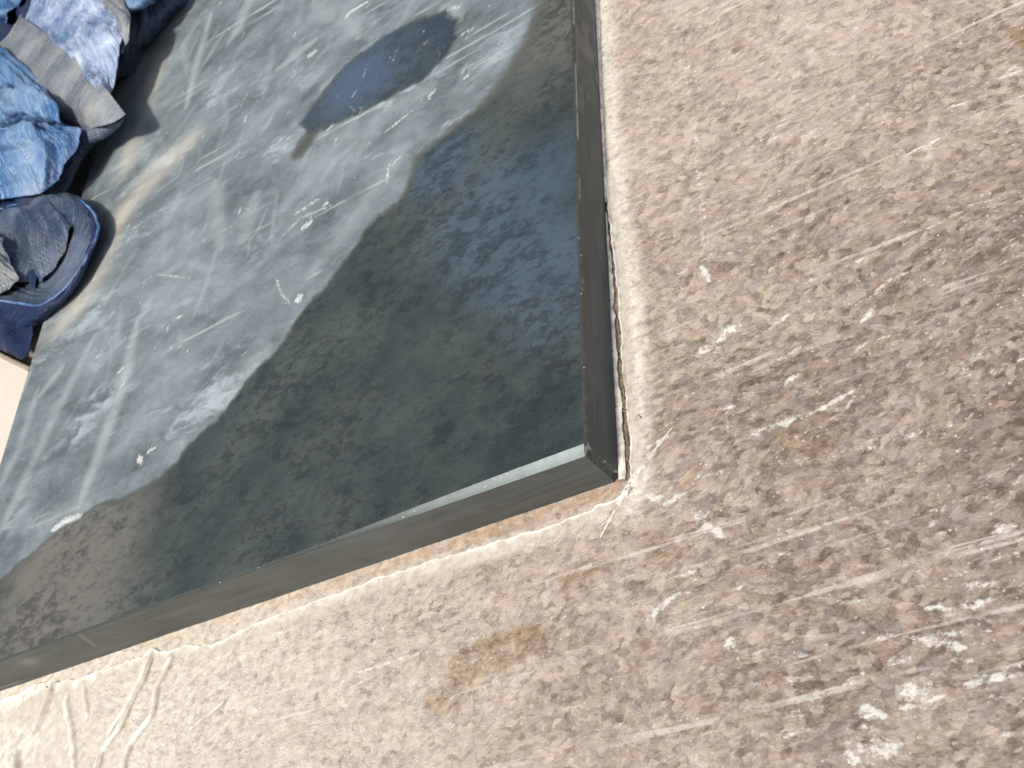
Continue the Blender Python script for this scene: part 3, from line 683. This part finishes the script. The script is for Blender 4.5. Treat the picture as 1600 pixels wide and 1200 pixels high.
# worn dark edging strip along its far edge
s = NT('board_edge'); s.set(s.b.inputs['Base Color'], s.mix(s.noise(200, 5, .7), (.10, .07, .05), (.50, .42, .33))); s.b.inputs['Roughness'].default_value = .8
nrm = np.array([-dirx[1], dirx[0]]); nrm = nrm if nrm[1] > 0 else -nrm
n = 160; t = np.linspace(0, .33, n); co = np.zeros((n, 8, 3)); an = np.linspace(0, 2 * math.pi, 8, endpoint=False)
for i in range(n):
    wob = .0008 * (fbm(np.array(t[i] * 200), np.array(0.), 3) - .5)
    b_ = o0 + dirx * t[i] + nrm * (.0006 + wob) - np.array([.0012, 0])
    for j in range(8): co[i, j] = (*(b_ + nrm * .0022 * math.cos(an[j])), ZB - .0006 + .0018 * math.sin(an[j]))
ob = link('edge_strip', grid_mesh('edge_strip', co, wrap=True), s.m, board); ob.matrix_parent_inverse = Matrix.Translation((-xr, -yt, 0))

# ------------------------------------------------------------------ the crumpled tarpaulin
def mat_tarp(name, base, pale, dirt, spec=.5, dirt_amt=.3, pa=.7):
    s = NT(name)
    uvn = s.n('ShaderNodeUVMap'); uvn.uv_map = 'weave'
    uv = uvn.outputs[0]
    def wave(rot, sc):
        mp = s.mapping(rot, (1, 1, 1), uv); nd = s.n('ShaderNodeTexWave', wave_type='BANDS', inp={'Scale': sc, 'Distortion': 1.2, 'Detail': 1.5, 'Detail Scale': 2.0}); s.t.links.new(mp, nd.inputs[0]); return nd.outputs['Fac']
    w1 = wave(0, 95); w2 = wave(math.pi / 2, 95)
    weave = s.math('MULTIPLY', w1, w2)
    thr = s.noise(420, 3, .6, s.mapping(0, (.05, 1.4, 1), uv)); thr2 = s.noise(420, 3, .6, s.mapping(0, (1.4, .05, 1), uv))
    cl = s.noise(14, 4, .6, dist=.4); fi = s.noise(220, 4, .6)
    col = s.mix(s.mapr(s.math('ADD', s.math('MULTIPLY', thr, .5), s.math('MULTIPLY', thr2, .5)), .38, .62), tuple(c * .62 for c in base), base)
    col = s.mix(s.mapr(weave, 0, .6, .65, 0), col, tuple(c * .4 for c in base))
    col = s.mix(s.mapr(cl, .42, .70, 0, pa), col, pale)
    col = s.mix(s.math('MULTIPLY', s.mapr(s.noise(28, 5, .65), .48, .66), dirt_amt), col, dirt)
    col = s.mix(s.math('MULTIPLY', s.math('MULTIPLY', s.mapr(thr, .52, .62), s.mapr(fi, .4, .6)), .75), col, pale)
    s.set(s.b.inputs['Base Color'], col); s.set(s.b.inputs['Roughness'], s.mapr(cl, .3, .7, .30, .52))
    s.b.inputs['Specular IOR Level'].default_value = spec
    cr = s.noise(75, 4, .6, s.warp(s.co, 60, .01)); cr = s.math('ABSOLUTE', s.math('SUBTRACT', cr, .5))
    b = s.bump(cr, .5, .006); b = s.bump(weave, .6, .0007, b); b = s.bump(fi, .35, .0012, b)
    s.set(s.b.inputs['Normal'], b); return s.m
m_blue = mat_tarp('tarp_blue', (.065, .18, .42), (.34, .50, .70), (.24, .22, .20), .5, .25, .5)
m_light = mat_tarp('tarp_blue_lit', (.20, .32, .55), (.66, .76, .88), (.36, .38, .42), .9, .12, .9)  # lit copy of the tarp blue, sky sheen in its colour
m_deep = mat_tarp('tarp_blue_shade', (.018, .036, .10), (.05, .075, .14), (.05, .048, .045), .25, .3, .4)  # shaded copy of the tarp blue, darkness in its colour
m_tan = mat_tarp('tarp_reverse', (.20, .23, .27), (.34, .37, .40), (.36, .34, .30), .4, .4)
m_reverse_shade = mat_tarp('tarp_reverse_shade', (.050, .080, .135), (.15, .20, .28), (.15, .14, .13), .35, .3, .6)  # darker copy of the reverse, shade painted into its colour
def cr_interp(P_, n):                                # Catmull-Rom through rows of points
    P_ = np.asarray(P_, float); m_ = len(P_)
    Q = np.concatenate([2 * P_[:1] - P_[1:2], P_, 2 * P_[-1:] - P_[-2:-1]])
    t = np.linspace(0, m_ - 1, n); i = np.minimum(t.astype(int), m_ - 2); f = (t - i).reshape(-1, *([1] * (P_.ndim - 1)))
    a, b, c, d = Q[i], Q[i + 1], Q[i + 2], Q[i + 3]
    return .5 * (2 * b + (c - a) * f + (2 * a - 5 * b + 4 * c - d) * f ** 2 + (3 * b - a - 3 * c + d) * f ** 3)
def cloth(name, rows, mat, parent, nu=110, nv=110, crumple=.003, freq=22, seed=1, thick=.0009, hem=None, label=None):
    """rows: list of rows of (px, py, height above the slab) with equal counts"""
    R_ = np.array([[[*P(a[0], a[1], H + a[2] * .47)] for a in r] for r in rows])
    c = cr_interp(R_, nu); c = cr_interp(c.transpose(1, 0, 2), nv).transpose(1, 0, 2)
    du = np.gradient(c, axis=0); dv = np.gradient(c, axis=1); N = np.cross(du, dv); N /= (np.linalg.norm(N, axis=-1, keepdims=True) + 1e-9)
    U = np.cumsum(np.linalg.norm(du, axis=-1), 0); V = np.cumsum(np.linalg.norm(dv, axis=-1), 1)
    Ux = U + .015 * fbm(U * 12, V * 12, seed + 3); Vx = V + .015 * fbm(U * 12, V * 12, seed + 4)
    # sharp creases: ridged noise, larger facets plus small crinkles
    rg = 1 - np.abs(2 * fbm(Ux * freq, Vx * freq, seed, 2) / .75 - 1); rg2 = 1 - np.abs(2 * fbm(Ux * freq * 3.1, Vx * freq * 3.1, seed + 8, 2) / .75 - 1)
    iu = np.linspace(0, 1, nu)[:, None]; iv = np.linspace(0, 1, nv)[None]
    ed = np.minimum(np.minimum(iu, 1 - iu), np.minimum(iv, 1 - iv)); k = .7 + .3 * sstep(0, .15, ed)
    wx = Ux + .02 * fbm(U * 9, V * 9, seed + 6, 2); wy = Vx + .02 * fbm(U * 9, V * 9, seed + 7, 2); ca, sa = math.cos(seed * 1.3), math.sin(seed * 1.3)
    qx, qy = wx * ca - wy * sa, wx * sa + wy * ca
    f1 = facet(qx * freq * 1.6, qy * freq * .9, seed); f2 = facet(qy * freq * 3.4 + .7, qx * freq * 2.4, seed + 1); f3 = facet((qx + qy) * freq * 7, (qx - qy) * freq * 6, seed + 2)
    c = c + N * (crumple * 1.35 * k * (2.6 * (f1 - .5) + 1.5 * (f2 - .5) + .5 * (f3 - .5) + .6 * (rg - .6)))[..., None]
    c[..., 2] = np.maximum(c[..., 2], H + .0012)
    me = grid_mesh(name, c)
    uv = me.uv_layers.new(name='weave'); vi = np.zeros(len(me.loops), np.int32); me.loops.foreach_get('vertex_index', vi)
    uv.data.foreach_set('uv', np.stack([U.reshape(-1)[vi], V.reshape(-1)[vi]], -1).reshape(-1).astype(np.float32))
    o = link(name, me, mat, parent); o.matrix_parent_inverse = Matrix.Translation([-x_ for x_ in parent.location])
    md = o.modifiers.new('thickness', 'SOLIDIFY'); md.thickness = thick * .7; md.offset = 0
    if label: o['label'] = label
    if hem:
        path = {'u0': c[0], 'u1': c[-1], 'v0': c[:, 0], 'v1': c[:, -1]}[hem[0]]; r = hem[1]; n_ = len(path)
        tg = np.gradient(path, axis=0); tg /= np.linalg.norm(tg, axis=1, keepdims=True) + 1e-9
        up_ = np.array([0, 0, 1.]); a_ = np.cross(tg, up_); a_ /= np.linalg.norm(a_, axis=1, keepdims=True) + 1e-9; b_ = np.cross(a_, tg)
        an_ = np.linspace(0, 2 * math.pi, 10, endpoint=False)
        rr = r * (.8 + .5 * fbm(np.arange(n_) * .25, np.zeros(n_), seed, 2))[:, None, None]
        tube = path[:, None] + rr * (a_[:, None] * np.cos(an_)[None, :, None] * 1.2 + b_[:, None] * np.sin(an_)[None, :, None])
        me2 = grid_mesh('hem', tube, wrap=True); uv2 = me2.uv_layers.new(name='weave'); vi = np.zeros(len(me2.loops), np.int32); me2.loops.foreach_get('vertex_index', vi)
        uu = np.repeat(np.cumsum(np.linalg.norm(np.gradient(path, axis=0), axis=1)), 10); vv_ = np.tile(an_ * r, n_)
        uv2.data.foreach_set('uv', np.stack([uu[vi], vv_[vi]], -1).reshape(-1).astype(np.float32))
        ho = link('hem', me2, hem[2], o); ho.matrix_parent_inverse = Matrix.Translation([-x_ for x_ in parent.location]) if False else Matrix.Identity(4)
        ho.matrix_parent_inverse = o.matrix_parent_inverse.copy() if False else Matrix.Identity(4)
    return o
tarp = empty('tarpaulin', (0, 0, 0))
tag(tarp, 'crumpled blue woven plastic tarpaulin heaped on the slab at the upper left', 'tarpaulin')
# under layer that fills the heap and paints the shade with its dark colour
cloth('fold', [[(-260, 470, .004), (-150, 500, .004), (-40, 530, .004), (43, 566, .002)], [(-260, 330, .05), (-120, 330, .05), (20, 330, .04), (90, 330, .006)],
               [(-260, 100, .07), (-80, 100, .06), (90, 130, .05), (140, 180, .006)], [(-260, -150, .07), (-60, -140, .06), (180, -60, .05), (300, -60, .006)]], m_deep, tarp, 90, 90, .006, seed=2, label='underlayer of the heap, shade painted as dark blue')
# bundle at the top right of the heap, shade painted into its colour
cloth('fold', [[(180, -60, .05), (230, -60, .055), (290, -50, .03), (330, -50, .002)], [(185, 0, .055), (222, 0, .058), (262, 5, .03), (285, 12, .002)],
               [(175, 60, .05), (200, 62, .05), (222, 66, .025), (238, 62, .002)], [(150, 130, .04), (175, 125, .03), (188, 120, .015), (198, 118, .002)]], m_reverse_shade, tarp, 90, 90, .004, seed=9, label='fold at the edge of the heap, shade painted into its colour')
cloth('fold', [[(150, -60, .10), (200, -70, .10), (260, -60, .08)], [(160, -10, .10), (205, 5, .095), (250, -12, .07)], [(190, 5, .08), (208, 12, .075), (235, 2, .06)]], m_blue, tarp, 60, 60, .002, seed=4)
# big pale shiny panel
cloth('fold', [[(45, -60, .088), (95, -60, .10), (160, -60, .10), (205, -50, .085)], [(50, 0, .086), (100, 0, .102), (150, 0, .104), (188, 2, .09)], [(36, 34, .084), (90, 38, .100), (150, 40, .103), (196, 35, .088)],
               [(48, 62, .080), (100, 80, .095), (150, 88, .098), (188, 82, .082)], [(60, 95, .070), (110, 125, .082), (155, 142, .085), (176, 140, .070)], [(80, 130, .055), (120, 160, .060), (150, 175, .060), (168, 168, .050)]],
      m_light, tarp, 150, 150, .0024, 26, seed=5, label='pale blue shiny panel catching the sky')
cloth('fold', [[(158, -40, .096), (178, -40, .10), (196, -40, .10)], [(160, 0, .105), (182, 2, .108), (196, 8, .10)], [(178, 22, .104), (190, 28, .106), (204, 26, .096)], [(182, 34, .092), (192, 55, .090), (200, 60, .086)], [(186, 78, .074), (190, 84, .07), (193, 82, .066)]],
      m_tan, tarp, 60, 60, .0016, 30, seed=14, label='tan turned-over corner')
# dark blue top-left corner behind the gap
cloth('fold', [[(-90, -60, .075), (-20, -60, .085), (42, -60, .07)], [(-90, 0, .075), (-20, 0, .085), (30, 0, .07)], [(-90, 45, .07), (-25, 38, .075), (14, 30, .06)], [(-90, 80, .045), (-30, 62, .045), (4, 48, .04)]], m_blue, tarp, 80, 80, .004, seed=11)
# tan strip: reverse of the sheet, lying across
cloth('fold', [[(34, 26, .098), (90, 66, .103), (150, 120, .092), (196, 178, .070)], [(26, 40, .099), (78, 82, .104), (138, 138, .094), (186, 186, .070)], [(14, 58, .097), (62, 102, .101), (120, 158, .091), (170, 194, .066)],
               [(2, 70, .09), (46, 118, .092), (100, 175, .080), (134, 202, .058)], [(-10, 82, .075), (35, 135, .078), (88, 190, .066), (116, 208, .045)]],
      m_tan, tarp, 90, 140, .00035, 16, seed=6, hem=('v0', .0020, m_tan), label='grey-tan reverse side of the sheet folded across')
# lower-left blue panel
cloth('fold', [[(-70, 40, .10), (-25, 62, .108), (2, 72, .108), (30, 92, .104)], [(-70, 110, .104), (-15, 110, .112), (30, 125, .110), (72, 140, .098)], [(-70, 170, .105), (-12, 168, .118), (40, 172, .124), (98, 182, .098)], [(-70, 196, .085), (-8, 200, .078), (50, 198, .072), (104, 194, .080)], [(-70, 216, .092), (-10, 218, .106), (54, 208, .104), (112, 198, .082)],
               [(-70, 240, .088), (-10, 240, .095), (54, 232, .094), (126, 206, .072)], [(-70, 280, .075), (-8, 278, .082), (50, 268, .080), (104, 262, .060)], [(-70, 322, .055), (-8, 312, .060), (45, 305, .058), (78, 300, .048)]],
      m_blue, tarp, 170, 160, .0048, 15, seed=7, label='blue woven panel with creases')
# dark slate-coloured facet under it
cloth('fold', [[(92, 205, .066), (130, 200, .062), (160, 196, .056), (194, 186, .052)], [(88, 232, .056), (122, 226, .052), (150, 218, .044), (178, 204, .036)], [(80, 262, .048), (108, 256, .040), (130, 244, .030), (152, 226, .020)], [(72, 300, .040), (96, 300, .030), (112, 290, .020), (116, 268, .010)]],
      m_reverse_shade, tarp, 80, 80, .0018, 28, seed=8, label='dark blue-grey facet in shade')
# open tube at the bottom: inner wall, outer wall, rim
rimU = [(-60, 330), (0, 326), (40, 314), (78, 306), (112, 306), (135, 316), (151, 336), (150, 366), (136, 398), (118, 430), (98, 454), (78, 470), (60, 478), (20, 472), (-60, 462)]
hz = [.6 * q_ for q_ in [.062, .064, .066, .066, .064, .060, .055, .050, .045, .042, .040, .040, .040, .042, .045]]
rim = [(a, b, h) for (a, b), h in zip(rimU, hz)]
outr = [(-60, 345, .04), (0, 342, .04), (45, 330, .04), (85, 322, .035), (112, 318, .030), (134, 326, .024), (147, 344, .020), (146, 372, .018), (130, 410, .014), (112, 446, .010), (88, 480, .006), (62, 504, .003), (42, 514, .002), (10, 518, .002), (-60, 530, .002)]
mid1 = [((a + c_) / 2 + 3, (b + d_) / 2 + 1, (h + k_) / 2 + .002) for (a, b, h), (c_, d_, k_) in zip(rim, outr)]
cloth('fold', [rim, mid1, outr], m_deep, tarp, 50, 220, .0016, 26, seed=15, hem=('u0', .0010, m_blue), label='blue outer wall of the open fold, shade painted into its colour')
inn1 = [(-60, 345, .052), (0, 342, .05), (40, 332, .05), (74, 326, .046), (100, 330, .04), (116, 342, .036), (124, 352, .032), (122, 372, .03), (112, 398, .028), (100, 420, .026), (86, 440, .026), (72, 452, .026), (52, 458, .026), (20, 458, .026), (-60, 450, .03)]
inn2 = [(-60, 380, .02), (0, 380, .02), (30, 374, .016), (52, 372, .014), (68, 378, .012), (78, 388, .01), (84, 396, .01), (82, 404, .01), (78, 414, .01), (72, 420, .01), (64, 426, .01), (54, 430, .01), (40, 430, .01), (16, 426, .01), (-60, 420, .012)]
cloth('fold', [rim, inn1, inn2], m_reverse_shade, tarp, 70, 200, .0036, 11, seed=16, label='grey inner lining of the open fold')
cloth('fold', [[(-60, 335, .050), (-10, 336, .050), (40, 322, .052), (100, 318, .050), (112, 330, .046)], [(-60, 380, .048), (0, 366, .050), (45, 352, .050), (90, 350, .044), (110, 356, .036)], [(-60, 420, .04), (-5, 400, .044), (40, 392, .044), (70, 398, .034), (96, 402, .024)],
               [(-60, 450, .032), (-4, 448, .036), (18, 442, .034), (40, 440, .024), (66, 440, .016)]], m_reverse_shade, tarp, 100, 100, .0065, 11, seed=17, label='fold tucked inside, shade painted into its colour')
cloth('fold', [[(-60, 355, .058), (-20, 360, .060), (4, 372, .056)], [(-60, 400, .054), (-14, 402, .058), (14, 412, .052)], [(-60, 440, .046), (-8, 440, .050), (22, 434, .044)], [(-60, 466, .038), (-8, 460, .04), (14, 452, .036)]], m_tan, tarp, 70, 70, .004, 26, seed=18)
